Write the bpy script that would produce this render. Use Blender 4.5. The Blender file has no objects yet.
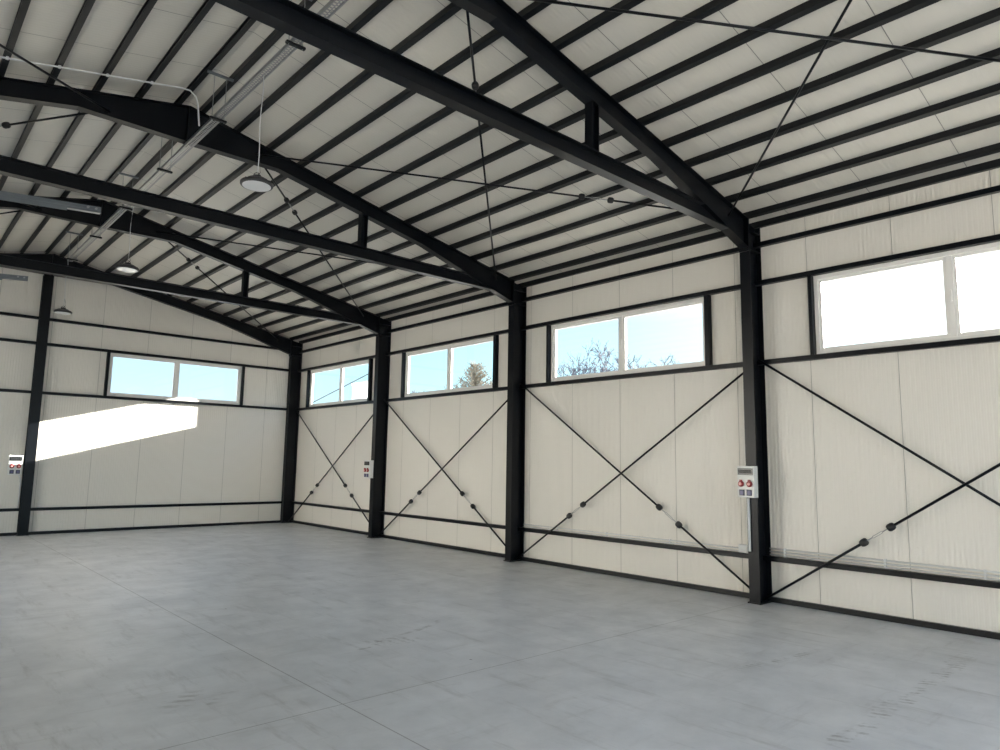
import bpy, bmesh, math, random
from mathutils import Vector, Matrix
random.seed(7)
C = bpy.context.scene.collection
sc = bpy.context.scene

SUN_E, SKY_E, EXPO, SUNZ = 36.0, 1.3, 0.46, -.267

# ------------------------------------------------------------------ materials
def newmat(name):
    m = bpy.data.materials.new(name); m.use_nodes = True
    nt = m.node_tree
    return m, nt, nt.nodes['Principled BSDF']
def N(nt, t, **kw):
    n = nt.nodes.new(t)
    for k, v in kw.items(): setattr(n, k, v)
    return n
def mth(nt, op, a, b=None, c=None, clamp=False):
    n = nt.nodes.new('ShaderNodeMath'); n.operation = op; n.use_clamp = clamp
    for i, v in enumerate((a, b, c)):
        if v is None: continue
        if isinstance(v, (int, float)): n.inputs[i].default_value = v
        else: nt.links.new(v, n.inputs[i])
    return n.outputs[0]
def mixc(nt, f, a, b):
    n = nt.nodes.new('ShaderNodeMix'); n.data_type = 'RGBA'
    for s, v in ((n.inputs[0], f), (n.inputs[6], a), (n.inputs[7], b)):
        if isinstance(v, (int, float)): s.default_value = v
        elif isinstance(v, tuple): s.default_value = (*v, 1)
        else: nt.links.new(v, s)
    return n.outputs[2]
def noise(nt, vec, scale, detail=3, rough=.55):
    n = nt.nodes.new('ShaderNodeTexNoise'); n.inputs['Scale'].default_value = scale
    n.inputs['Detail'].default_value = detail; n.inputs['Roughness'].default_value = rough
    if vec: nt.links.new(vec, n.inputs['Vector'])
    return n.outputs['Fac']
def plain(name, col, rough=.5, metal=0, var=.08, spec=.5, bump=0, scale=9):
    m, nt, b = newmat(name)
    tc = N(nt, 'ShaderNodeTexCoord')
    f = noise(nt, tc.outputs['Object'], scale)
    lo = tuple(c * (1 - var) for c in col); hi = tuple(min(1, c * (1 + var)) for c in col)
    nt.links.new(mixc(nt, f, lo, hi), b.inputs['Base Color'])
    b.inputs['Roughness'].default_value = rough; b.inputs['Metallic'].default_value = metal
    b.inputs['Specular IOR Level'].default_value = spec
    if bump:
        bp = N(nt, 'ShaderNodeBump'); bp.inputs['Strength'].default_value = bump; bp.inputs['Distance'].default_value = .002
        nt.links.new(noise(nt, tc.outputs['Object'], 160, 2), bp.inputs['Height']); nt.links.new(bp.outputs[0], b.inputs['Normal'])
    return m
PW = .946          # sandwich panel cover width
def panel_mat(name, axis, phase, col, rib_depth=.0012, seamk=.55, rough=.38):
    """white coated sandwich panel: fine ribs along the panel, one joint every PW"""
    m, nt, b = newmat(name)
    tc = N(nt, 'ShaderNodeTexCoord'); sp = N(nt, 'ShaderNodeSeparateXYZ'); nt.links.new(tc.outputs['Object'], sp.inputs[0])
    u = sp.outputs[axis]
    p = mth(nt, 'FRACT', mth(nt, 'MULTIPLY', mth(nt, 'ADD', u, -phase + 100 * PW), 1 / PW))
    dseam = mth(nt, 'MULTIPLY', mth(nt, 'ABSOLUTE', mth(nt, 'SUBTRACT', mth(nt, 'FRACT', mth(nt, 'ADD', p, .5)), .5)), PW)
    seam = mth(nt, 'SUBTRACT', 1, mth(nt, 'DIVIDE', dseam, .0042), clamp=True)
    seam = mth(nt, 'MULTIPLY', seam, 3, clamp=True)
    rib = mth(nt, 'FRACT', mth(nt, 'MULTIPLY', p, 20))
    tri = mth(nt, 'ABSOLUTE', mth(nt, 'SUBTRACT', rib, .5))
    trap = mth(nt, 'MULTIPLY', mth(nt, 'SUBTRACT', tri, .16), 7, clamp=True)
    h = mth(nt, 'SUBTRACT', trap, mth(nt, 'MULTIPLY', seam, 3))
    nz = noise(nt, tc.outputs['Object'], 1.3, 3)
    sm = noise(nt, tc.outputs['Object'], 22, 4)
    base = mixc(nt, nz, tuple(c * .965 for c in col), col)
    base = mixc(nt, mth(nt, 'MULTIPLY', mth(nt, 'GREATER_THAN', sm, .70), .10), base, (.40, .37, .32))
    base = mixc(nt, mth(nt, 'MULTIPLY', seam, seamk), base, (.10, .10, .10))
    nt.links.new(base, b.inputs['Base Color'])
    bp = N(nt, 'ShaderNodeBump'); bp.inputs['Strength'].default_value = 1; bp.inputs['Distance'].default_value = rib_depth
    nt.links.new(h, bp.inputs['Height'])
    b2 = N(nt, 'ShaderNodeBump'); b2.inputs['Strength'].default_value = .25; b2.inputs['Distance'].default_value = .008
    nt.links.new(noise(nt, tc.outputs['Object'], 1.6, 1), b2.inputs['Height']); nt.links.new(bp.outputs[0], b2.inputs['Normal'])
    nt.links.new(b2.outputs[0], b.inputs['Normal'])
    b.inputs['Roughness'].default_value = rough
    return m
PANEL = (.745, .72, .67)
M = {}
M['wall_y'] = panel_mat('panel_long_wall', 1, 3.51, PANEL, rib_depth=.0023)
M['wall_x'] = panel_mat('panel_end_wall', 0, 3.52, PANEL, rib_depth=.0023)
M['roof'] = panel_mat('panel_roof', 1, 1.80, (.63, .61, .555), rib_depth=.0013, seamk=.8)
M['steel'] = plain('anthracite_paint', (.0018, .0028, .0048), .34, var=.15, bump=.1, spec=.24)
M['purlin'] = plain('anthracite_purlin', (.007, .008, .0095), .42, var=.2, spec=.3)
M['black'] = plain('black_rubber', (.012, .012, .013), .5)
M['zinc'] = plain('zinc', (.36, .37, .38), .38, metal=.9, var=.15)
M['conduit'] = plain('pale_plastic', (.66, .68, .70), .35)
M['alu'] = plain('brushed_track', (.17, .19, .21), .35, metal=.6, var=.1)
M['pvc'] = plain('white_pvc', (.80, .79, .77), .3, var=.02)
M['boxwhite'] = plain('box_white', (.72, .73, .72), .35, var=.02)
M['red'] = plain('socket_red', (.25, .008, .012), .3)
M['pink'] = plain('socket_cap', (.80, .45, .42), .3)
M['blue'] = plain('socket_blue', (.008, .010, .05), .3)
M['lilac'] = plain('socket_flap', (.10, .10, .22), .35)
M['smoke'] = plain('smoked_cover', (.006, .007, .008), .25)
M['breaker'] = plain('breaker_grey', (.02, .022, .024), .4)
M['lamp_black'] = plain('lamp_housing', (.02, .02, .022), .4)
M['lens'] = plain('lamp_lens', (.80, .81, .83), .25, var=.02)
M['gasket'] = plain('gasket', (.03, .03, .03), .6)
M['leafpanel'] = plain('door_panel', (.55, .56, .56), .4)
M['bark'] = plain('pale_bark', (.075, .075, .095), .8, var=.2)
M['needle'] = plain('dry_foliage', (.19, .165, .12), .8, var=.2)
M['render_white'] = plain('white_render', (.82, .82, .80), .7, var=.03)
M['earth'] = plain('yard_gravel', (.36, .34, .30), .9, var=.2, scale=.6)

def glass():
    m = bpy.data.materials.new('window_glass'); m.use_nodes = True; nt = m.node_tree; nt.nodes.clear()
    o = N(nt, 'ShaderNodeOutputMaterial'); mx = N(nt, 'ShaderNodeMixShader')
    t = N(nt, 'ShaderNodeBsdfTransparent'); t.inputs[0].default_value = (.97, .98, .98, 1)
    g = N(nt, 'ShaderNodeBsdfGlossy'); g.inputs['Roughness'].default_value = .02
    lw = N(nt, 'ShaderNodeLayerWeight'); lw.inputs[0].default_value = .5
    fr = mth(nt, 'ADD', .025, mth(nt, 'MULTIPLY', mth(nt, 'POWER', lw.outputs['Facing'], 4), .5))
    nt.links.new(fr, mx.inputs[0]); nt.links.new(t.outputs[0], mx.inputs[1]); nt.links.new(g.outputs[0], mx.inputs[2])
    nt.links.new(mx.outputs[0], o.inputs[0]); return m
M['glass'] = glass()

def concrete():
    m, nt, b = newmat('concrete_floor')
    tc = N(nt, 'ShaderNodeTexCoord'); ob = tc.outputs['Object']
    sp = N(nt, 'ShaderNodeSeparateXYZ'); nt.links.new(ob, sp.inputs[0]); X, Y = sp.outputs[0], sp.outputs[1]
    big = noise(nt, ob, .35, 4, .6); mid = noise(nt, ob, 2.2, 6, .65); fine = noise(nt, ob, 26, 4, .7)
    mp = N(nt, 'ShaderNodeMapping'); nt.links.new(ob, mp.inputs[0]); mp.inputs['Scale'].default_value = (1.5, .22, 1); mp.inputs['Rotation'].default_value = (0, 0, .9)
    streak = noise(nt, mp.outputs[0], 4.5, 8, .75)
    mp2 = N(nt, 'ShaderNodeMapping'); nt.links.new(ob, mp2.inputs[0]); mp2.inputs['Scale'].default_value = (.25, 1.6, 1); mp2.inputs['Rotation'].default_value = (0, 0, .15)
    streak2 = noise(nt, mp2.outputs[0], 4.0, 8, .75)
    def rmp(v, lo, hi): 
        n = N(nt, 'ShaderNodeMapRange'); n.inputs[1].default_value = lo; n.inputs[2].default_value = hi; nt.links.new(v, n.inputs[0]); return n.outputs[0]
    col = mixc(nt, rmp(big, .3, .7), (.60, .615, .64), (.71, .725, .745))
    col = mixc(nt, mth(nt, 'MULTIPLY', rmp(mid, .38, .66), .6), col, (.45, .465, .485))
    col = mixc(nt, mth(nt, 'MULTIPLY', rmp(fine, .35, .7), .28), col, (.62, .62, .62))
    col = mixc(nt, mth(nt, 'MULTIPLY', rmp(streak, .54, .70), .40), col, (.22, .215, .21))
    col = mixc(nt, mth(nt, 'MULTIPLY', rmp(streak2, .55, .72), .30), col, (.24, .23, .22))
    dots = N(nt, 'ShaderNodeTexVoronoi'); dots.inputs['Scale'].default_value = 2.2; nt.links.new(ob, dots.inputs['Vector'])
    dm = mth(nt, 'LESS_THAN', dots.outputs['Distance'], .028)
    col = mixc(nt, mth(nt, 'MULTIPLY', dm, .6), col, (.07, .07, .07))
    # rubber tyre prints: (x0,y0,x1,y1,half width,lug pitch,strength)
    for (x0, y0, x1, y1, w, pit, st) in ((7.43, 1.85, 4.2, 1.80, .07, .075, .55), (6.5, 2.75, 5.2, 2.91, .05, .06, .5),
                                         (4.0, 5.25, 3.25, 5.5, .12, .09, .5), (4.7, 5.8, 3.03, 5.26, .03, 3, .45), (2.0, 5.1, 1.5, 4.7, .2, .11, .4)):
        dx, dy = x1 - x0, y1 - y0; L = math.hypot(dx, dy); ux, uy = dx / L, dy / L
        a = mth(nt, 'SUBTRACT', X, x0); c = mth(nt, 'SUBTRACT', Y, y0)
        u = mth(nt, 'ADD', mth(nt, 'MULTIPLY', a, ux), mth(nt, 'MULTIPLY', c, uy))
        v = mth(nt, 'SUBTRACT', mth(nt, 'MULTIPLY', c, ux), mth(nt, 'MULTIPLY', a, uy))
        v = mth(nt, 'ADD', v, mth(nt, 'MULTIPLY', mth(nt, 'SUBTRACT', mid, .5), .25))
        mask = mth(nt, 'SUBTRACT', 1, mth(nt, 'DIVIDE', mth(nt, 'ABSOLUTE', v), w), clamp=True)
        mask = mth(nt, 'MULTIPLY', mask, 3, clamp=True)
        ends = mth(nt, 'MULTIPLY', mth(nt, 'MULTIPLY', u, 4, clamp=True), mth(nt, 'MULTIPLY', mth(nt, 'SUBTRACT', L, u), 4, clamp=True))
        lug = mth(nt, 'GREATER_THAN', mth(nt, 'FRACT', mth(nt, 'DIVIDE', mth(nt, 'ADD', mth(nt, 'ADD', u, mth(nt, 'MULTIPLY', v, .5)), 10), pit)), .5) if pit < 1 else 1.0
        gate = rmp(noise(nt, ob, 6, 3, .7), .46, .6)
        f = mth(nt, 'MULTIPLY', mth(nt, 'MULTIPLY', mask, ends), mth(nt, 'MULTIPLY', mth(nt, 'MULTIPLY', gate, lug), st))
        col = mixc(nt, f, col, (.17, .165, .16))
    # saw-cut joints
    def line(v, at, w): return mth(nt, 'LESS_THAN', mth(nt, 'ABSOLUTE', mth(nt, 'SUBTRACT', v, at)), w)
    j = line(X, 2.47, .0045)
    for yy in (4.22, -.1, 8.45, 12.7):
        j = mth(nt, 'MAXIMUM', j, mth(nt, 'MULTIPLY', line(Y, yy, .004), 1.0 if yy < 5 else .5))
    col = mixc(nt, mth(nt, 'MULTIPLY', j, .62), col, (.12, .12, .12))
    nt.links.new(col, b.inputs['Base Color'])
    r = mth(nt, 'ADD', .26, mth(nt, 'MULTIPLY', mid, .34)); nt.links.new(r, b.inputs['Roughness'])
    bp = N(nt, 'ShaderNodeBump'); bp.inputs['Strength'].default_value = .5; bp.inputs['Distance'].default_value = .004
    hh = mth(nt, 'SUBTRACT', mth(nt, 'MULTIPLY', mid, .8), j)
    nt.links.new(hh, bp.inputs['Height']); nt.links.new(bp.outputs[0], b.inputs['Normal'])
    return m
M['floor'] = concrete()

# ------------------------------------------------------------------ mesh helpers
class MB:
    def __init__(s): s.v = []; s.f = []
    def poly(s, pts, faces):
        n = len(s.v); s.v += [tuple(p) for p in pts]; s.f += [tuple(i + n for i in f) for f in faces]; return s
    def hexa(s, p):    # 8 points: bottom 4 (ccw), top 4
        return s.poly(p, [(0, 3, 2, 1), (4, 5, 6, 7), (0, 1, 5, 4), (1, 2, 6, 5), (2, 3, 7, 6), (3, 0, 4, 7)])
    def box(s, x0, x1, y0, y1, z0, z1):
        return s.hexa([(x0, y0, z0), (x1, y0, z0), (x1, y1, z0), (x0, y1, z0), (x0, y0, z1), (x1, y0, z1), (x1, y1, z1), (x0, y1, z1)])
    def prism_y(s, pts, y0, y1):   # polygon in xz, extruded along y
        n = len(pts); P = [(x, y0, z) for x, z in pts] + [(x, y1, z) for x, z in pts]
        return s.poly(P, [tuple(range(n)), tuple(range(2 * n - 1, n - 1, -1))] + [(i, i + n, (i + 1) % n + n, (i + 1) % n) for i in range(n)])
    def tube(s, path, r, n=8, rr=None):
        path = [Vector(p) for p in path]; rings = []
        for i, p in enumerate(path):
            d = (path[min(i + 1, len(path) - 1)] - path[max(i - 1, 0)]).normalized()
            a = d.cross(Vector((0, 0, 1)));  a = d.cross(Vector((1, 0, 0))) if a.length < .05 else a
            a.normalize(); b = d.cross(a); rad = rr[i] if rr else r
            rings.append([p + a * math.cos(t) * rad + b * math.sin(t) * rad for t in [2 * math.pi * k / n for k in range(n)]])
        P = [q for g in rings for q in g]; F = []
        for i in range(len(rings) - 1):
            for k in range(n): F.append((i * n + k, i * n + (k + 1) % n, (i + 1) * n + (k + 1) % n, (i + 1) * n + k))
        F.append(tuple(reversed(range(n)))); F.append(tuple(range(len(P) - n, len(P))))
        return s.poly(P, F)
    def lathe(s, prof, c, axis=Vector((0, 0, 1)), n=32):
        """prof: (radius, height along axis)"""
        axis = axis.normalized(); a = axis.cross(Vector((1, 0, 0)));  a = axis.cross(Vector((0, 1, 0))) if a.length < .1 else a
        a.normalize(); b = axis.cross(a); c = Vector(c); P = []; F = []
        for r, h in prof:
            for k in range(n):
                t = 2 * math.pi * k / n; P.append(c + axis * h + a * math.cos(t) * r + b * math.sin(t) * r)
        for i in range(len(prof) - 1):
            for k in range(n): F.append((i * n + k, i * n + (k + 1) % n, (i + 1) * n + (k + 1) % n, (i + 1) * n + k))
        F.append(tuple(reversed(range(n)))); F.append(tuple(range(len(P) - n, len(P))))
        return s.poly(P, F)
    def build(s, name, mat, parent=None, bevel=0, smooth=False, origin=None):
        me = bpy.data.meshes.new(name); me.from_pydata(s.v, [], s.f)
        if origin is not None: me.transform(Matrix.Translation(-Vector(origin)))
        bm = bmesh.new(); bm.from_mesh(me); bmesh.ops.recalc_face_normals(bm, faces=bm.faces)
        bm.to_mesh(me); bm.free()
        me.materials.append(mat)
        o = bpy.data.objects.new(name, me); C.objects.link(o)
        if origin is not None: o.location = origin
        if smooth:
            for p in me.polygons: p.use_smooth = len(p.vertices) == 4
        if bevel:
            b = o.modifiers.new('bevel', 'BEVEL'); b.width = bevel; b.segments = 2; b.limit_method = 'ANGLE'
        if parent: 
            o.parent = parent
            if origin is None: o.matrix_parent_inverse = Matrix.Translation(-Vector(parent.location))
            else: o.location = Vector(origin) - Vector(parent.location)
        return o
def tag(o, label, cat, group=None, kind=None):
    if label: o['label'] = label
    if cat: o['category'] = cat
    if group: o['group'] = group
    if kind: o['kind'] = kind
    return o
def thing(name, loc, label, cat, group=None):
    o = bpy.data.objects.new(name, None); C.objects.link(o); o.location = loc; o.empty_display_size = .1
    return tag(o, label, cat, group)

# ------------------------------------------------------------------ dimensions
XW = 8.177; XR = 2.46; XL = 2 * XR - XW            # long walls and ridge
YG = 16.95; YN = -4.46                            # far and near end walls
ZR = 5.834; SL = .207                             # top of rafters at the ridge, roof slope
PUR = .068                                        # purlin height
def zt(x): return ZR - SL * abs(x - XR)
FB = .115                                          # flange width
FY = [-4.35, -.10, 4.15, 8.43, 12.66, 16.87]
COLD = .298                                        # column depth
ORD = {2: 'nearest', 3: 'second', 4: 'third', 5: 'corner'}

# ------------------------------------------------------------------ setting
def structure(mb, name, mat, label, cat, **k):
    return tag(mb.build(name, mat, **k), label, cat, kind='structure')
structure(MB().box(XL - .1, XW + .1, YN - .1, YG + .1, -.2, 0), 'floor', M['floor'], 'grey concrete floor slab with saw-cut joints and tyre marks', 'floor')
TH = .09
def cells(u0, u1, v0, v1, holes):
    us = sorted({u0, u1, *[h[0] for h in holes], *[h[1] for h in holes]}); vs = sorted({v0, v1, *[h[2] for h in holes], *[h[3] for h in holes]})
    for i in range(len(us) - 1):
        for j in range(len(vs) - 1):
            cu, cv = (us[i] + us[i + 1]) / 2, (vs[j] + vs[j + 1]) / 2
            if not any(h[0] < cu < h[1] and h[2] < cv < h[3] for h in holes): yield us[i], us[i + 1], vs[j], vs[j + 1]
WZ0, WZ1 = 2.927, 3.883
WIN = [(.63, 3.435, 2.03), (4.87, 7.765, 6.32), (9.13, 11.99, 10.52), (13.345, 16.27, 14.73)]
ztop = zt(XW) + PUR + .01
def wall(name, mat, label, fn, u0, u1, holes):
    mb = MB()
    for a, b, c, d in cells(u0, u1, 0, ztop, holes): fn(mb, a, b, c, d)
    return mb
structure(wall('w', None, '', lambda m, a, b, c, d: m.box(XW, XW + TH, a, b, c, d), YN, YG, [(a, b, WZ0, WZ1) for a, b, _ in WIN]),
          'wall_right', M['wall_y'], 'long off-white ribbed panel wall on the right with high windows', 'wall')
DY0, DY1, DZ = 8.75, 12.30, 3.85
structure(wall('w', None, '', lambda m, a, b, c, d: m.box(XL - TH, XL, a, b, c, d), YN, YG, [(DY0, DY1, 0, DZ)]),
          'wall_left', M['wall_y'], 'long off-white panel wall on the left with open sectional door', 'wall')
GW = (3.70, 6.655, 5.13)
def gable(y0, y1, holes):
    mb = MB()
    for a, b, c, d in cells(XL, XW, 0, ztop, holes): mb.box(a, b, y0, y1, c, d)
    mb.prism_y([(XL, ztop), (XW, ztop), (XW, zt(XW) + PUR), (XR, ZR + PUR), (XL, zt(XL) + PUR)][:2] + [(XR, ZR + PUR)], y0, y1)
    return mb
structure(gable(YG, YG + TH, [(GW[0], GW[1], WZ0, WZ1)]), 'wall_far', M['wall_x'], 'off-white ribbed panel end wall with one high window', 'wall')
structure(gable(YN - TH, YN, [(-2.7, 7.7, 0, 4.5)]), 'wall_near', M['wall_x'], 'off-white panel end wall behind the camera with large opening added for daylight', 'wall')  # unseen opening, made this wide to let more sky light onto the floor
mb = MB()
o_ = .25
for s in (1, -1):
    xe = XR + s * (XW - XR + o_)
    za, zb = ZR + PUR, ZR + PUR - SL * (XW - XR + o_)
    P = [(XR, za), (xe, zb), (xe, zb + .10), (XR, za + .10)]
    mb.prism_y(P if s > 0 else P[::-1], YN - .3, YG + .3)
structure(mb, 'ceiling', M['roof'], 'pale panel underside of the pitched roof between dark purlins', 'ceiling')
structure(MB().box(XW - .045, XW, YN, YG, 0, .06), 'baseboard_right', M['purlin'], 'black base angle along foot of the right wall', 'trim')
structure(MB().box(XL, XW - .045, YG - .045, YG, 0, .06), 'baseboard_far', M['purlin'], 'black base angle along foot of the end wall', 'trim')

# windows (frame, mullion, two panes)
def window(n, u0, u1, um, along, label, fixed_bar=.055):
    t = bpy.data.objects.new('window_%d' % n, None); C.objects.link(t)
    t.location = (XW, (u0 + u1) / 2, WZ0) if along == 'y' else ((u0 + u1) / 2, YG, WZ0)
    tag(t, label, 'window', 'white framed high windows', 'structure')
    def bx(mb, a, b, c, d, d0, d1):
        if along == 'y': mb.box(XW + d0, XW + d1, a, b, c, d)
        else: mb.box(a, b, YG + d0, YG + d1, c, d)
    f = .045
    mb = MB(); bx(mb, u0, u1, WZ0, WZ0 + f, -.004, .07); bx(mb, u0, u1, WZ1 - f, WZ1, -.004, .07)
    bx(mb, u0, u0 + f, WZ0 + f, WZ1 - f, -.004, .07); bx(mb, u1 - f, u1, WZ0 + f, WZ1 - f, -.004, .07)
    mb.build('window_frame', M['pvc'], t, bevel=.003)
    mb = MB(); bx(mb, um - .028, um + .028, WZ0 + f, WZ1 - f, .002, .065); mb.build('mullion', M['pvc'], t, bevel=.003)
    for a, b in ((u0 + f, um - .028), (um + .028, u1 - f)):
        s = .035
        mb = MB(); z0, z1 = WZ0 + f, WZ1 - f
        bx(mb, a, b, z0, z0 + s, .012, .055); bx(mb, a, b, z1 - s, z1, .012, .055)
        bx(mb, a, a + s, z0 + s, z1 - s, .012, .055); bx(mb, b - s, b, z0 + s, z1 - s, .012, .055)
        sa = mb.build('sash', M['pvc'], t, bevel=.003)
        mb = MB(); bx(mb, a + s - .005, b - s + .005, z0 + s - .005, z1 - s + .005, .030, .038)
        g = mb.build('pane', M['glass'], sa)
    mb = MB(); bx(mb, um - .012, um + .012, (WZ0 + WZ1) / 2 - .06, (WZ0 + WZ1) / 2 + .06, -.02, .002)
    mb.build('handle', M['pvc'], t, bevel=.004)
window(1, *WIN[0], 'y', 'large blown-out white window at right edge of the photo')
window(2, *WIN[1], 'y', 'white two-pane window with bare tree tops, between nearest and second columns')
window(3, *WIN[2], 'y', 'white two-pane window with pointed tree, between second and third columns')
window(4, *WIN[3], 'y', 'white two-pane window crossed by a cable, right wall next to the far corner')
window(5, *GW, 'x', 'white two-pane window high in the far end wall')

# sectional door in the left wall, leaf parked overhead
t = bpy.data.objects.new('door_1', None); C.objects.link(t); t.location = (XL, (DY0 + DY1) / 2, 0)
tag(t, 'open overhead sectional door in the left wall, leaf parked under the roof', 'door', kind='structure')
for k in range(6):
    x0 = XL + .35 + k * .48
    za_, zb_ = 4.325 + .075 * (x0 - .73) - .05, 4.325 + .075 * (x0 + .47 - .73) - .05
    MB().prism_y([(x0, za_), (x0 + .47, zb_), (x0 + .47, zb_ + .04), (x0, za_ + .04)], DY0 + .02, DY1 - .02).build('door_section', M['leafpanel'], t, bevel=.004)
for y in (DY0 - .08, DY1):
    MB().box(XL, XL + .08, y, y + .08, 0, DZ).build('door_frame', M['alu'], t)

# ------------------------------------------------------------------ steel frames
TF, TW = .011, .008
def segs_beam(mb, top, bot, yc, b=FB, tf=TF, tw=TW):
    """I-beam in the xz plane; top/bot are matching point lists"""
    for i in range(len(top) - 1):
        (xa, za), (xb, zb) = top[i], top[i + 1]; (xc, zc), (xd, zd) = bot[i], bot[i + 1]
        mb.prism_y([(xa, za - tf), (xb, zb - tf), (xb, zb), (xa, za)], yc - b / 2, yc + b / 2)
        mb.prism_y([(xc, zc), (xd, zd), (xd, zd + tf), (xc, zc + tf)], yc - b / 2, yc + b / 2)
        mb.prism_y([(xc, zc + tf), (xd, zd + tf), (xb, zb - tf), (xa, za - tf)], yc - tw / 2, yc + tw / 2)
CB = .135
def column(i, name, label, side=1):
    FB = CB
    yc = FY[i]; xo = XW if side > 0 else XL; xi = xo - side * COLD
    t = thing(name, (xo - side * COLD / 2, yc, 0), label, 'column', 'black steel columns of the long walls')
    mb = MB(); x0, x1 = min(xo, xi), max(xo, xi)
    # outer flange, inner flange, web
    zo, zi = zt(xo) - .005, zt(xi) - .004
    for xa, xb in ((xo - side * TF, xo), (xi, xi + side * TF)):
        a, b = min(xa, xb), max(xa, xb)
        mb.prism_y([(a, 0.014), (b, 0.014), (b, zt(b) - .005), (a, zt(a) - .005)], yc - FB / 2, yc + FB / 2)
    a, b = x0 + TF, x1 - TF
    mb.prism_y([(a, .014), (b, .014), (b, zt(b) - .005), (a, zt(a) - .005)], yc - TW / 2, yc + TW / 2)
    mb.build('column_shaft', M['steel'], t)
    MB().box(x0 - .02 if side > 0 else x0, x1 if side > 0 else x1 + .02, yc - FB / 2 - .015, yc + FB / 2 + .015, 0, .014).build('base_plate', M['steel'], t)
    mb = MB()
    for zz in (4.31, 4.55):
        mb.box(a, b, yc - FB / 2 + .004, yc + FB / 2 - .004, zz, zz + .01)
    mb.build('stiffener', M['steel'], t)
    mb = MB()
    for dx in (.06, .24):
        for dy in (-.05, .05):
            xx = x0 + dx
            mb.tube([(xx, yc + dy, .014), (xx, yc + dy, .04)], .011, 6)
    mb.build('anchor_bolt', M['steel'], t)
    return t
column(2, 'steel_column', 'nearest black steel column of the right wall, carrying a socket box')
column(3, 'steel_column', 'second black steel column of the right wall, with no socket box')
column(4, 'steel_column', 'third black steel column of the right wall, with small socket box')
column(5, 'steel_column', 'black steel column in the far right corner of the hall')
column(1, 'steel_column', 'black steel column of the right wall beside the camera')
for i, w in ((1, 'beside the camera'), (2, 'in line with the nearest truss'), (3, 'in line with the second truss'), (4, 'in line with the third truss')):
    column(i, 'steel_column', 'black steel column of the left wall ' + w, -1)

def rafter_pts(s, haunch=True):
    xs = [XR, XR + 1.15, XR + 3.5, XW - COLD]
    dp = [.455, .205, .205, .39]
    top = [(XR + s * (x - XR), zt(x)) for x in xs]; bot = [(XR + s * (x - XR), zt(x) - d) for x, d in zip(xs, dp)]
    return top, bot
def truss(i, label, tie=True):
    yc = FY[i]
    t = thing('roof_truss' if tie else 'end_rafter', (XR, yc, 4.4), label, 'truss' if tie else 'rafter', 'black steel roof trusses' if tie else None)
    for s in (1, -1):
        top, bot = rafter_pts(s); mb = MB(); segs_beam(mb, top, bot, yc)
        mb.build('rafter', M['steel'], t)
        xi = XR + s * (XW - COLD - XR)
        a, b = sorted((xi, xi - s * .016)); zt_ = zt(xi)
        MB().box(a, b, yc - FB / 2 - .008, yc + FB / 2 + .008, zt_ - .43, zt_ - .008).build('end_plate', M['steel'], t)
    mb = MB(); mb.box(XR - .014, XR + .014, yc - FB / 2 - .006, yc + FB / 2 + .006, ZR - .49, ZR - .006); mb.build('ridge_plate', M['steel'], t)
    if tie:
        z0, z1 = 4.462, 4.628
        xa, xb = 7.42 - XR, 6.88 - XR
        mb = MB(); segs_beam(mb, [(XR - xb, z1), (XR + xb, z1)], [(XR - xa, z0), (XR + xa, z0)], yc, b=.115, tf=.010, tw=.007)
        mb.build('tie_beam', M['steel'], t)
        for s in (1, -1):
            xs = XR + s * 2.47; zb = 0
            mb = MB()
            for a, b in ((xs - .05, xs - .041), (xs + .041, xs + .05)):
                mb.prism_y([(a, z1), (b, z1), (b, zt(b) - .204), (a, zt(a) - .204)], yc - .05, yc + .05)
            mb.prism_y([(xs - .041, z1), (xs + .041, z1), (xs + .041, zt(xs + .041) - .204), (xs - .041, zt(xs - .041) - .204)], yc - .004, yc + .004)
            mb.build('strut', M['steel'], t)
    return t
truss(2, 'nearest black steel roof truss, its tie beam crossing top centre of the photo')
truss(3, 'second black steel roof truss from the camera, above the second column')
truss(4, 'third black steel roof truss from the camera, above the third column')
truss(1, 'black steel roof truss directly over the camera')
truss(5, 'black steel rafter lying against the far end wall', tie=False)
# middle post of the end wall
t = thing('end_wall_post', (2.41, YG - .08, 0), 'black steel post standing in the middle of the far end wall', 'column')
mb = MB(); yb = YG - .14; x0, x1 = 2.32, 2.50; zt0 = zt(2.41) - .458
for a, b in ((YG - .012, YG), (yb, yb + .012)): mb.box(x0, x1, a, b, .012, zt0)
mb.box(2.41, 2.42, yb + .012, YG - .012, .012, zt0); mb.build('post_shaft', M['steel'], t)
MB().box(x0 - .015, x1 + .015, yb - .02, YG, 0, .012).build('base_plate', M['steel'], t)

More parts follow.
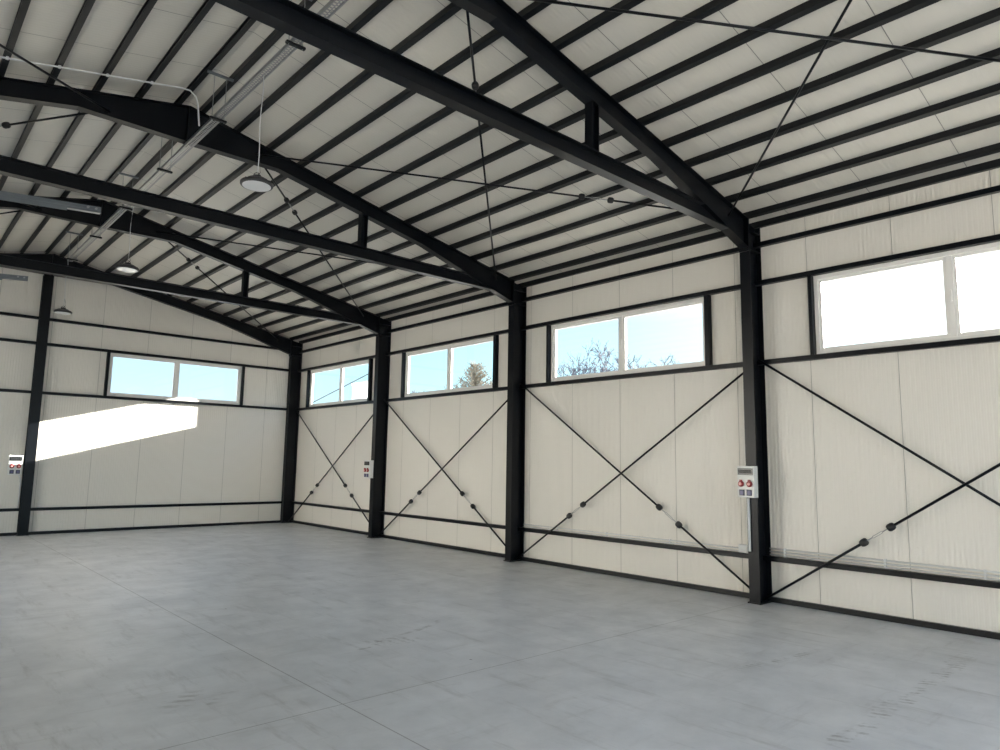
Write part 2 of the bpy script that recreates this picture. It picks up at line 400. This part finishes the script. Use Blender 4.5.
# girts and jamb posts
ZL, ZS, ZH, ZU = .510, 2.895, 3.912, 4.412
GH, GD = .058, .07
names = {1: 'at right edge of photo', 2: 'between nearest and second columns', 3: 'between second and third columns', 4: 'between third and corner columns'}
levels = [(ZL, 'lowest black girt'), (ZS, 'black girt under the window'), (ZH, 'black girt over the window'), (ZU, 'topmost black girt')]
for bay in (1, 2, 3, 4):
    ya, yb_ = FY[bay] + TW / 2, FY[bay + 1] - TW / 2
    for z, w in levels:
        mb = MB(); mb.box(XW - GD - TF, XW - TF, ya, yb_, z - GH / 2, z + GH / 2)
        g = mb.build('steel_girt', M['steel'], bevel=.004, origin=(XW - GD / 2, (ya + yb_) / 2, z)); tag(g, w + ' on the right wall, ' + names[bay], 'girt', 'black steel girts of the right wall')
    a, b, _ = WIN[bay - 1]
    for y, w, pw in ((a - .068, 'near', .068), (b, 'far', .040)):
        mb = MB(); mb.box(XW - GD - TF, XW, y, y + pw, ZS + GH / 2, ZH - GH / 2)
        g = mb.build('jamb_post', M['steel'], bevel=.004, origin=(XW - GD / 2, y + GH / 2, ZS + GH / 2))
        tag(g, 'short black post on the %s side of the window %s' % (w, names[bay]), 'post', 'window jamb posts')
for (xa, xb, side) in ((XL, x0, 'left'), (x1, XW - COLD, 'right')):
    for z, w in ((ZL, 'lowest black girt near the floor'), (ZS - .005, 'black girt at window sill height'), (ZH, 'black girt at window head height'), (ZU + .03, 'topmost black girt')):
        ea, eb = (max(xa, -2.63), min(xb, 7.56)) if z > 4.3 else (xa, xb)
        mb = MB(); mb.box(ea, eb, YG - GD, YG, z - GH / 2, z + GH / 2)
        g = mb.build('steel_girt', M['steel'], bevel=.004, origin=((xa + xb) / 2, YG - GD / 2, z))
        tag(g, '%s on the end wall, %s of its middle post' % (w, side), 'girt', 'black steel girts of the end wall')
for x, w in ((GW[0] - GH, 'left'), (GW[1], 'right')):
    mb = MB(); mb.box(x, x + GH, YG - GD, YG, ZS - .005 + GH / 2, ZH - GH / 2)
    g = mb.build('jamb_post', M['steel'], bevel=.004, origin=(x + GH / 2, YG - GD / 2, ZS + GH / 2))
    tag(g, 'short black post at the %s side of the end-wall window' % w, 'post', 'window jamb posts')

# purlins: lipped C profiles running the length of the roof on the rafters
PXS = {1: [.15 + .44 * k for k in range(13)], -1: [.13 + .43 * k for k in range(13)]}
CNT = ['first', 'second', 'third', 'fourth', 'fifth', 'sixth', 'seventh', 'eighth', 'ninth', 'tenth', 'eleventh', 'twelfth', 'thirteenth']
for s in (1, -1):
    for k, px in enumerate(PXS[s]):
        x = XR + s * px
        w = .028; tt = .004
        def pt(u, v):   # u along slope, v up
            return (x + s * u, zt(x) - SL * u + v)
        mb = MB(); ya, yb_ = YN + .01, YG - .005
        H = PUR - .002
        for (u0, u1, v0, v1) in ((-w, w, 0.001, tt), (-w, w, H - tt, H), (-w, -w + tt, tt, H - tt), (w - tt, w, tt, .016), (w - tt, w, H - .016, H - tt)):
            q = [pt(u0, v0), pt(u1, v0), pt(u1, v1), pt(u0, v1)]
            mb.prism_y(q if s > 0 else q[::-1], ya, yb_)
        g = mb.build('roof_purlin', M['purlin'], origin=(x, 6, zt(x)))
        side = 'right' if s > 0 else 'left'
        if k == 0: lab = 'dark roof purlin just %s of the roof ridge' % side
        elif k == 12 and s > 0: lab = 'lowest full dark roof purlin, just above the eave angle of the right wall'
        else: lab = 'dark roof purlin on the %s roof slope, %s one down from the ridge' % (side, CNT[k])
        tag(g, lab, 'purlin', 'dark purlins under the roof')

g = MB().prism_y([(XW - .05, zt(XW) - .005), (XW - .001, zt(XW) - .005), (XW - .001, zt(XW) + PUR - .004), (XW - .05, zt(XW - .05) + PUR - .004)], YN + .01, YG - .005).build('eave_angle', M['purlin'], origin=(XW, 6, zt(XW)))
tag(g, 'thin dark eave angle where the right wall meets the roof panels', 'angle')
# ------------------------------------------------------------------ brace rods
def brace(a, b, label, group, ks, R=.0145, capsz=1.2, knob=True):
    """rod from a to b; ks = two positions (0..1) between which the turnbuckle sits"""
    a, b = Vector(a), Vector(b); d = (b - a); L = d.length; u = d.normalized()
    t = thing('brace_rod', a, label, 'brace', group)
    p, q = a + d * ks[0], a + d * ks[1]
    for m_, n_ in ((a, p), (q, b)): MB().tube([m_, n_], R, 8).build('rod', M['steel'], t, smooth=True)
    for c, ax in ((p, u), (q, -u)):
        r = .034 * capsz
        MB().lathe([(.012, -.035 * capsz), (r * .8, -.03 * capsz), (r, -.012 * capsz), (r, .018 * capsz), (r * .8, .032 * capsz), (.014, .036 * capsz)], c, ax, 14).build('rod_coupler', M['black'], t, smooth=True)
    mb = MB(); s = u.cross(Vector((0, 0, 1)) if abs(u.z) < .9 else Vector((1, 0, 0))).normalized(); s2 = u.cross(s)
    p2, q2 = p + u * .03, q - u * .03; l = (q2 - p2).length
    c0, c1 = p2 + u * l * .25, q2 - u * l * .25
    for k in (-1, 1): mb.tube([c0, c0 + u * .02 + s2 * .010 * k, c1 - u * .02 + s2 * .010 * k, c1], .0035, 6)
    mb.tube([p2 - u * .02, c0], .006, 6); mb.tube([c1, q2 + u * .02], .006, 6)
    mb.build('turnbuckle', M['zinc'], t, smooth=True)
    return t
XB = XW - .088
gw = 'diagonal brace rods of the right wall'
nm = {1: 'at the right edge of the photo', 2: 'between nearest and second columns', 3: 'between second and third columns', 4: 'between third and corner columns'}
for bay in (1, 2, 3, 4):
    ya, yb_ = FY[bay] + .05, FY[bay + 1] - .03
    L = yb_ - ya
    brace((XB, yb_, .05 + .69 * L), (XB, ya, .05), 'black wall brace rod descending towards the camera, ' + nm[bay], gw, (1 - 1.42 / L, 1 - 1.11 / L))
    brace((XB - .026, yb_, .035), (XB - .026, ya, .035 + .67 * L), 'black wall brace rod rising towards the camera, ' + nm[bay], gw, (1.15 / L, 1.43 / L))
RO = -.15
def rp(x, y, dz=0): return (x, y, zt(x) + RO + dz)
for bay in (1, 2, 3, 4):
    ya, yb_ = FY[bay] + .005, FY[bay + 1] - .005
    for s, sd in ((1, 'right'), (-1, 'left')):
        x0_, x1_ = XR + s * .84, XR + s * 5.05; xd = XR + s * (5.22 if bay == 1 else 5.0)
        where = {1: 'in the bay nearest the camera', 2: 'between first and second trusses', 3: 'between second and third trusses', 4: 'beside the end wall'}[bay]
        e_ = 0 if s > 0 else -.045
        brace(rp(x0_, yb_, e_), rp(xd, ya, e_), 'roof brace rod with its eave end nearer, %s slope, %s' % (sd, where), 'diagonal brace rods under the roof', (.74, .78) if bay == 1 else (.705, .765), R=.0125, capsz=1.1)
        brace(rp(x0_, ya, e_ + .026), rp(x1_, yb_, e_ + .026), 'roof brace rod with its ridge end nearer, %s slope, %s' % (sd, where), 'diagonal brace rods under the roof', (.20, .26), R=.0125, capsz=1.1)

# ------------------------------------------------------------------ cable tray under the ridge with trapeze hangers
TX0, TX1, TZ = 2.412, 2.498, 5.285
t = thing('cable_tray', (2.455, 6, TZ), 'long perforated zinc cable tray hanging under the roof ridge', 'cable tray')
mb = MB(); ya, yb_ = -4.1, 15.0
for x in (TX0, TX1 - .002): mb.box(x, x + .002, ya, yb_, TZ, TZ + .035)
for a, b in ((TX0 + .002, TX0 + .014), (TX0 + .039, TX0 + .047), (TX1 - .014, TX1 - .002)): mb.box(a, b, ya, yb_, TZ, TZ + .002)
y = ya; i = 0
while y < yb_:
    for a, b in ((TX0 + .014, TX0 + .039), (TX0 + .047, TX1 - .014)):
        off = .02 if a > TX0 + .03 else 0
        mb.poly([(a, y + off, TZ + .001), (b, y + off, TZ + .001), (b, y + off + .018, TZ + .001), (a, y + off + .018, TZ + .001)], [(0, 1, 2, 3)])
    y += .04
mb.build('tray_channel', M['zinc'], t)
for yh in (-1.9, -.35, 1.8, 3.65, 5.5, 7.37, 9.22, 11.07, 12.92, 14.77):
    zt_ = ZR - .05
    h = MB().box(2.31, 2.59, yh - .015, yh + .015, zt_ - .012, zt_ + .012).build('top_rail', M['alu'], t)
    for x in (2.39, 2.52):
        r = MB().tube([(x, yh, TZ - .03), (x, yh, zt_)], .004, 6).build('threaded_rod', M['zinc'], h)
    r = MB().box(2.365, 2.545, yh - .018, yh + .018, TZ - .022, TZ - .001).build('bottom_rail', M['purlin'], h)

# ------------------------------------------------------------------ high bay lamps
def lamp(x, y, z, label, first=None):
    t = thing('high_bay_lamp', (x, y, z), label, 'lamp', 'round lamps hanging from the cable tray')
    R_ = .150
    MB().lathe([(.05, .06), (.09, .055), (.115, .03), (R_ - .01, .022), (R_, .014), (R_, -.006), (R_ - .006, -.014), (R_ - .02, -.014)], (x, y, z), n=40).build('lamp_housing', M['lamp_black'], t, smooth=True)
    MB().lathe([(R_ - .021, -.018), (R_ - .021, -.008), (.108, -.005), (.085, -.016), (.02, -.017)][::-1], (x, y, z), n=40).build('lamp_lens', M['lens'], t, smooth=True)
    mb = MB()
    for k in range(20):
        a = k * math.pi / 10; c, s = math.cos(a), math.sin(a)
        mb.tube([(x + c * .055, y + s * .055, z + .045), (x + c * .135, y + s * .135, z + .027)], .004, 4)
    mb.build('cooling_fin', M['lamp_black'], t)
    mb = MB(); mb.lathe([(.035, .055), (.04, .06), (.04, .085), (.012, .09)], (x, y, z), n=20)
    mb.tube([(x - .04, y, z + .06), (x - .03, y, z + .10), (x, y, z + .125), (x + .03, y, z + .10), (x + .04, y, z + .06)], .004, 6); mb.build('hanger', M['lamp_black'], t, smooth=True)
    pts = [(x, y, z + .12)]
    for k in range(1, 12): 
        f = k / 12; pts.append((x + .006 * math.sin(f * 9), y, z + .12 + f * (TZ - z - .125)))
    pts.append((x, y, TZ - .002))
    MB().tube(pts, .0045, 6).build('cord', M['conduit'], t, smooth=True)
    MB().tube([(x, y, z + .09), (x + .03, y + .01, z + .13), (x + .02, y, z + .2), (x + .004, y, z + .28)], .0035, 6).build('power_lead', M['black'], t, smooth=True)
lamp(2.455, 6.18, 4.175, 'round black high bay lamp hanging nearest the camera')
lamp(2.43, 10.56, 4.235, 'round black high bay lamp, middle one of the row')
lamp(2.41, 14.90, 4.27, 'round black high bay lamp hanging nearest the end wall')

# ------------------------------------------------------------------ conduits
def conduit(path, label, group=None, r=.010, clamps=(), mat='conduit', name='conduit'):
    o = thing(name, path[0], label, 'conduit', group)
    MB().tube(path, r, 8).build('pipe', M[mat], o, smooth=True)
    for c in clamps:
        c = Vector(c); MB().box(c.x - .012, c.x + .012, c.y - .012, c.y + .012, c.z - r - .004, c.z + r + .006).build('clamp', M['conduit'], o)
    return o
yc1 = FY[2]
for k, (z, w) in enumerate(((.555, 'lowest'), (.59, 'middle'), (.625, 'topmost'))):
    conduit([(XW - .014, -3.9, z), (XW - .014, yc1 - FB / 2 - .005, z)], w + ' of three pale conduits above the low girt at right edge of the photo', 'pale conduits along the right wall', .0095,
            clamps=[(XW - .014, y, z) for y in (3.9, 2.8, 1.9)])
for k, (z, w) in enumerate(((.555, 'lower'), (.59, 'upper'))):
    conduit([(XW - .014, yc1 + .33, z), (XW - .014, FY[3] - FB / 2 - .005, z)], w + ' pale conduit above the low girt between nearest and second columns', 'pale conduits along the right wall', .007,
            clamps=[(XW - .014, y, z) for y in (5.5, 6.6, 7.6)])
t = thing('junction_box', (XW - .03, yc1 + .22, .60), 'small pale junction box low on the right wall behind the nearest column', 'box')
MB().box(XW - .05, XW, yc1 + .20, yc1 + .33, .54, .64).build('box_body', M['conduit'], t, bevel=.005)
MB().box(XW - .056, XW - .05, yc1 + .21, yc1 + .32, .55, .63).build('lid', M['conduit'], t, bevel=.002)
def lz(x): return zt(x) - .014
yy = 7.90
pts = [(x, yy, lz(x)) for x in (XL + .2, -1, 0, 1, 2.0, 2.2)] + [(2.30, yy - .01, lz(2.3) - .02), (2.36, yy - .03, lz(2.3) - .08), (2.38, yy - .06, lz(2.3) - .18), (2.385, yy - .14, TZ + .04)]
conduit(pts, 'thin pale conduit crossing under the purlins to the cable tray', r=.0095, clamps=[(XR - px, yy, lz(XR - px)) for px in PXS[-1][1:7]])

# ------------------------------------------------------------------ socket boxes
def socket_box(org, ax_u, ax_n, w, d, h, label, group='wall socket boxes', flip=False):
    """org: bottom centre of the back face; ax_u: horizontal axis along the front; ax_n: outward normal"""
    o = Vector(org); U = Vector(ax_u); Nn = Vector(ax_n); Z = Vector((0, 0, 1))
    t = thing('socket_box', org, label, 'socket box', group)
    def bx(u0, u1, n0, n1, z0, z1, mb=None):
        mb = mb or MB(); P = []
        for z in (z0, z1):
            for u, n in ((u0, n0), (u1, n0), (u1, n1), (u0, n1)): P.append(o + U * u + Nn * n + Z * z)
        return mb.hexa(P)
    bx(-w / 2, w / 2, 0, d, 0, h).build('enclosure', M['boxwhite'], t, bevel=.006)
    bx(-w / 2 + .012, w / 2 - .012, d, d + .010, h * .715, h * .925).build('breaker_cover', M['smoke'], t, bevel=.003)
    mb = MB()
    for k in range(6): bx(-w * .38 + k * w * .13, -w * .38 + k * w * .13 + w * .10, d + .010, d + .016, h * .76, h * .88, mb)
    mb.build('breaker', M['breaker'], t)
    bx(-w / 2 + .006, w / 2 - .006, d, d + .016, h * .655, h * .695).build('cover_lip', M['boxwhite'], t, bevel=.003)
    for k in (-1, 1):
        c = o + U * (k * w * .25) + Nn * d + Z * h * .43
        s = MB().lathe([(w * .165, 0), (w * .165, .020), (w * .13, .030), (w * .10, .030)], c, Nn, 20).build('red_socket', M['red'], t, smooth=True)
        q = MB().lathe([(w * .085, .028), (w * .085, .036), (w * .03, .040)], c, Nn, 16).build('socket_face', M['pink'], s, smooth=True)
        q = bx(k * w * .25 - w * .05, k * w * .25 + w * .05, d, d + .03, h * .50, h * .565).build('socket_hinge', M['red'], s)
        s = bx(k * w * .22 - w * .15, k * w * .22 + w * .15, d, d + .014, h * .06, h * .25).build('blue_socket', M['blue'], t, bevel=.003)
        q = bx(k * w * .22 - w * .08, k * w * .22 + w * .09, d + .014, d + .020, h * .09, h * .21).build('socket_flap', M['lilac'], s)
    return t
socket_box((XW - COLD, FY[2] + .022, 1.235), (0, -1, 0), (-1, 0, 0), .215, .10, .375, 'large pale socket box with red sockets on the nearest column')
socket_box((XW - COLD, FY[4] + .06, 1.235), (0, -1, 0), (-1, 0, 0), .215, .10, .375, 'small-looking pale socket box on the third column')
socket_box((2.165, YG - .07, 1.205), (1, 0, 0), (0, -1, 0), .235, .08, .39, 'pale socket box beside the post on the far end wall')
conduit([(XW - COLD - .018, FY[2] + .035, 1.225), (XW - COLD - .018, FY[2] + .035, .95), (XW - COLD - .018, FY[2] + .035, .60)], 'short pale conduit running down from the socket box on the nearest column', r=.017)
conduit([(2.25, YG - .11, 1.19), (2.285, YG - .05, 1.12), (2.295, YG - .04, 1.0), (2.295, YG - .04, .53)], 'short pale conduit below the socket box on the end wall', r=.012)
MBs = MB().box(2.08, 2.26, YG - .07, YG, 1.25, 1.53).build('mounting_plate', M['boxwhite']); MBs.parent = [o for o in C.objects if o.name == 'socket_box.002'][0]
MBs.matrix_parent_inverse = Matrix.Translation(-Vector((2.165, YG - .07, 1.205)))

# ------------------------------------------------------------------ overhead door tracks
def tzl(x): return 4.325 + .075 * (x - .73)
def track(y, label, xe=1.66):
    t = thing('overhead_track', (XL + .3, y, 4.1), label, 'door track', 'horizontal tracks of the overhead door')
    xa = XL + .05
    def bar(mb, x0, x1, y0, y1, d0, d1): return mb.prism_y([(x0, tzl(x0) + d0), (x1, tzl(x1) + d0), (x1, tzl(x1) + d1), (x0, tzl(x0) + d1)], y0, y1)
    mb = MB(); bar(mb, xa, xe, y - .004, y, -.068, 0); bar(mb, xa, xe, y, y + .05, -.068, -.064); bar(mb, xa, xe, y, y + .05, -.004, 0)
    bar(mb, xa, xe, y - .010, y - .004, -.042, -.036); bar(mb, xa, xe, y - .014, y - .004, -.008, 0); bar(mb, xa, xe, y - .014, y - .004, -.068, -.060)
    mb.build('rail', M['alu'], t)
    mb = MB(); bar(mb, xa, xe - .33, y - .03, y, -.074, -.070); bar(mb, xa, xe - .33, y - .034, y - .030, -.104, -.070)
    mb.build('lower_angle', M['alu'], t)
    for dx in (.13, .05): MB().tube([(xe - dx, y - .005, tzl(xe) - .03), (xe - dx, y - .022, tzl(xe) - .03)], .013, 10).build('bolt', M['zinc'], t, smooth=True)
    MB().box(xe - .02, xe, y, y + .06, tzl(xe) - .06, tzl(xe) - .006).build('stop', M['alu'], t)
    MB().box(.2, .23, y + .01, y + .03, tzl(.2), zt(.2) + .005).build('track_hanger', M['alu'], t)
track(8.60, 'long grey door track ending left of the near lamp cord')
track(12.80, 'grey door track end seen against the end wall at the left edge', 1.56)

# ------------------------------------------------------------------ outside
tag(MB().box(-90, 120, -90, 120, -.35, -.20).build('yard_ground', M['earth']), 'gravel yard around the hall', 'ground', kind='structure')
def tree(name, base, h, label, spread, seed, mat, levels=7, r0=.16, conical=False):
    rnd = random.Random(seed); t = thing(name, base, label, 'tree'); mb = MB(); base = Vector(base)
    tw = MB()
    def grow(p, d, L, r, lev):
        q = p + d * L; m = p + d * L * .5 + Vector([rnd.uniform(-.05, .05) * L for _ in range(3)])
        (mb if lev > 2 else tw).tube([p, m, q], r, 5 if lev > 2 else 3, rr=[max(r, .011), max(r * .8, .010), max(r * .6, .009)])
        if lev == 0: return
        for k in range(rnd.choice((2, 3, 3)) if lev < levels else 5):
            a = rnd.uniform(0, 6.283); sp = spread * rnd.uniform(.5, 1.2)
            s = d.cross(Vector((math.cos(a), math.sin(a), .3))).normalized()
            nd = (d + s * sp + Vector((0, 0, .15))).normalized()
            grow(p + d * L * rnd.uniform(.55, 1), nd, L * rnd.uniform(.60, .80), r * .58, lev - 1)
    if conical:
        mb.tube([base, base + Vector((0, 0, h))], r0, 6, rr=[r0, .02])
        for k in range(260):
            f = rnd.uniform(.25, .98); a = rnd.uniform(0, 6.283); L = (1 - f) * h * .62 + .12
            p = base + Vector((0, 0, h * f)); q = p + Vector((math.cos(a) * L, math.sin(a) * L, L * .55))
            tw.tube([p, q], .03, 3, rr=[.035, .012])
            for j in range(5):
                g = rnd.uniform(.3, 1); pp = p.lerp(q, g); tw.tube([pp, pp + Vector((rnd.uniform(-.3, .3), rnd.uniform(-.3, .3), rnd.uniform(0, .35)))], .014, 3, rr=[.018, .008])
    else:
        grow(base, Vector((0, 0, 1)), h * .33, r0, levels)
    zs = sorted(v[2] for v in tw.v); top = zs[int(len(zs) * .985)]; k_ = (h + .2) / (top + .2)
    for m_ in (mb, tw): m_.v = [(base.x + (x - base.x) * k_, base.y + (y - base.y) * k_, base.z + (z - base.z) * k_) for x, y, z in m_.v]
    mb.build('trunk', M['bark'], t); tw.build('twigs', mat, t)
def at(px, py, D):    # only used to find the bearing of distant things
    pass
def bearing(yaw_deg, D): 
    a = math.radians(yaw_deg); return Vector((math.sin(a) * D, math.cos(a) * D, -.2))
tree('bare_tree', bearing(51.6, 42), 8.3, 'tall bare tree seen through the window between nearest and second columns', .75, 3, M['bark'], r0=.14)
tree('bare_tree', bearing(53.6, 50), 9.0, 'bare tree behind the right pane between nearest and second columns', .75, 11, M['bark'], r0=.12)
tree('bare_tree', bearing(48.9, 58), 8.1, 'low bare tree to the left of the tall one outside', .8, 21, M['bark'], r0=.12)
tree('pointed_tree', bearing(40.17, 36), 6.75, 'pointed pale tree seen through the window between second and third columns', .6, 5, M['needle'], conical=True)
tree('bare_tree', bearing(35.4, 62), 8.2, 'far bare treetop in left pane of the window between second and third columns', .8, 31, M['bark'], r0=.12)
hb = bearing(31.4, 40)
hb = Vector((21.6, 35.2, -.2))
tb = thing('white_house', hb, 'plain white house wall seen in right pane of the corner window', 'building')
hx, hy = hb.x, hb.y
hx, hy = 20.8, 34.5
MB().box(hx, hx + 1.6, hy, hy + 1.5, -.2, 6.0).build('house_wall', M['render_white'], tb)
MB().box(hx - .05, hx + 1.65, hy - .05, hy + 1.55, 6.0, 6.15).build('flat_roof', M['render_white'], tb)
tn = thing('bounce_hall', (-27, 9, -.2), 'unseen pale hall added across the yard to bounce sunlight through the overhead door', 'building')  # added reflector: its sunlit side throws side light in through the left door
MB().box(-38, -27, -12, 34, -.2, 8.5).build('house_wall', M['render_white'], tn)
MB().prism_y([(-38.4, 8.5), (-26.6, 8.5), (-32.5, 10.2)], -12.4, 34.4).build('gable_roof', M['alu'], tn)
def pt_(yaw, el, D):
    a = math.radians(yaw); return Vector((math.sin(a) * D, math.cos(a) * D, 1.6 + el * D))
A_, B_ = pt_(27.2, .0823, 26), pt_(31.4, .1254, 24); d_ = B_ - A_
cp = [A_ + d_ * f - Vector((0, 0, .25 * math.sin(max(0, min(1, (f + 5) / 12)) * math.pi) - .25 * math.sin(5.5 / 12 * math.pi))) for f in [x / 2 for x in range(-10, 15)]]
o = MB().tube(cp, .016, 6).build('overhead_cable', M['black'], origin=tuple(A_)); tag(o, 'thin dark overhead cable crossing the corner window', 'cable')

# ------------------------------------------------------------------ light
SUN = Vector((-1, .2976, SUNZ)).normalized()
l = bpy.data.lights.new('sun', 'SUN'); l.energy = SUN_E; l.angle = math.radians(.55); l.color = (1, .94, .83)
o = bpy.data.objects.new('sun', l); C.objects.link(o); o.rotation_euler = SUN.to_track_quat('-Z', 'Y').to_euler()
w = bpy.data.worlds.new('sky'); sc.world = w; w.use_nodes = True; nt = w.node_tree; bg = nt.nodes['Background']
tc = N(nt, 'ShaderNodeTexCoord'); nrm = N(nt, 'ShaderNodeVectorMath', operation='NORMALIZE'); nt.links.new(tc.outputs['Generated'], nrm.inputs[0])
dt = N(nt, 'ShaderNodeVectorMath', operation='DOT_PRODUCT'); nt.links.new(nrm.outputs[0], dt.inputs[0]); dt.inputs[1].default_value = tuple(-SUN)
sp = N(nt, 'ShaderNodeSeparateXYZ'); nt.links.new(nrm.outputs[0], sp.inputs[0])
r1 = N(nt, 'ShaderNodeValToRGB'); nt.links.new(dt.outputs['Value'], r1.inputs[0])
cr = r1.color_ramp; cr.elements[0].position = 0; cr.elements[0].color = (.33, .60, .82, 1)
cr.elements[1].position = 1; cr.elements[1].color = (3.2, 2.9, 2.5, 1)
for p, c in ((.35, (.33, .72, .86)), (.60, (.46, .78, .92)), (.76, (.72, .95, 1.02)), (.86, (1.15, 1.2, 1.2))):
    e = cr.elements.new(p); e.color = (*c, 1)
hz = mth(nt, 'SUBTRACT', 1, mth(nt, 'MULTIPLY', mth(nt, 'ABSOLUTE', sp.outputs[2]), 4.5), clamp=True)
sky = mixc(nt, mth(nt, 'MULTIPLY', hz, .45), r1.outputs[0], (.88, .96, 1.0))
hi = mth(nt, 'MULTIPLY', mth(nt, 'SUBTRACT', sp.outputs[2], .20), 4, clamp=True)  # upper sky made brighter than natural, added to light the floor
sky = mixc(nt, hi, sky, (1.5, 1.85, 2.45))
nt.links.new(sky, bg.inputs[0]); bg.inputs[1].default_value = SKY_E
def portal(loc, rot, sx, sy):
    l = bpy.data.lights.new('daylight_portal', 'AREA'); l.shape = 'RECTANGLE'; l.size = sx; l.size_y = sy; l.cycles.is_portal = True
    o = bpy.data.objects.new('daylight_portal', l); C.objects.link(o); o.location = loc; o.rotation_euler = rot
H_ = math.pi / 2
for a, b, _ in WIN: portal((XW + .09, (a + b) / 2, (WZ0 + WZ1) / 2), (H_, 0, H_), b - a, WZ1 - WZ0)
portal(((GW[0] + GW[1]) / 2, YG + .09, (WZ0 + WZ1) / 2), (-H_, 0, 0), GW[1] - GW[0], WZ1 - WZ0)
portal((XL - .1, (DY0 + DY1) / 2, DZ / 2), (H_, 0, -H_), DY1 - DY0, DZ)
portal((2.5, YN - .1, 2.25), (H_, 0, 0), 10.4, 4.5)

# ------------------------------------------------------------------ camera
f, F, R, U = (0.68686, (0.666286433420297, 0.7348381025868613, 0.12678861000342867), (0.7393484330547899, -0.6731333478486928, 0.015980943446411162), (-0.09708904768039893, -0.0830930743236291, 0.9918010172509207))
cam = bpy.data.cameras.new('camera'); cam.sensor_width = 36; cam.lens = 36 * f; cam.clip_start = .05; cam.clip_end = 500
o = bpy.data.objects.new('camera', cam); C.objects.link(o)
R, U, F = Vector(R), Vector(U), Vector(F)
m = Matrix.Identity(4)
for i in range(3): m[i][0] = R[i]; m[i][1] = U[i]; m[i][2] = -F[i]; m[i][3] = (0, 0, 1.6)[i]
o.matrix_world = m; sc.camera = o
sc.view_settings.view_transform = 'Standard'; sc.view_settings.look = 'None'; sc.view_settings.gamma = 1; sc.view_settings.use_curve_mapping = False
sc.view_settings.exposure = EXPO
sc.cycles.max_bounces = 14; sc.cycles.diffuse_bounces = 10; sc.cycles.glossy_bounces = 6; sc.cycles.transparent_max_bounces = 12
sc.cycles.sample_clamp_indirect = 6; sc.cycles.caustics_reflective = False; sc.cycles.caustics_refractive = False
sc.cycles.use_denoising = True; sc.cycles.use_adaptive_sampling = False
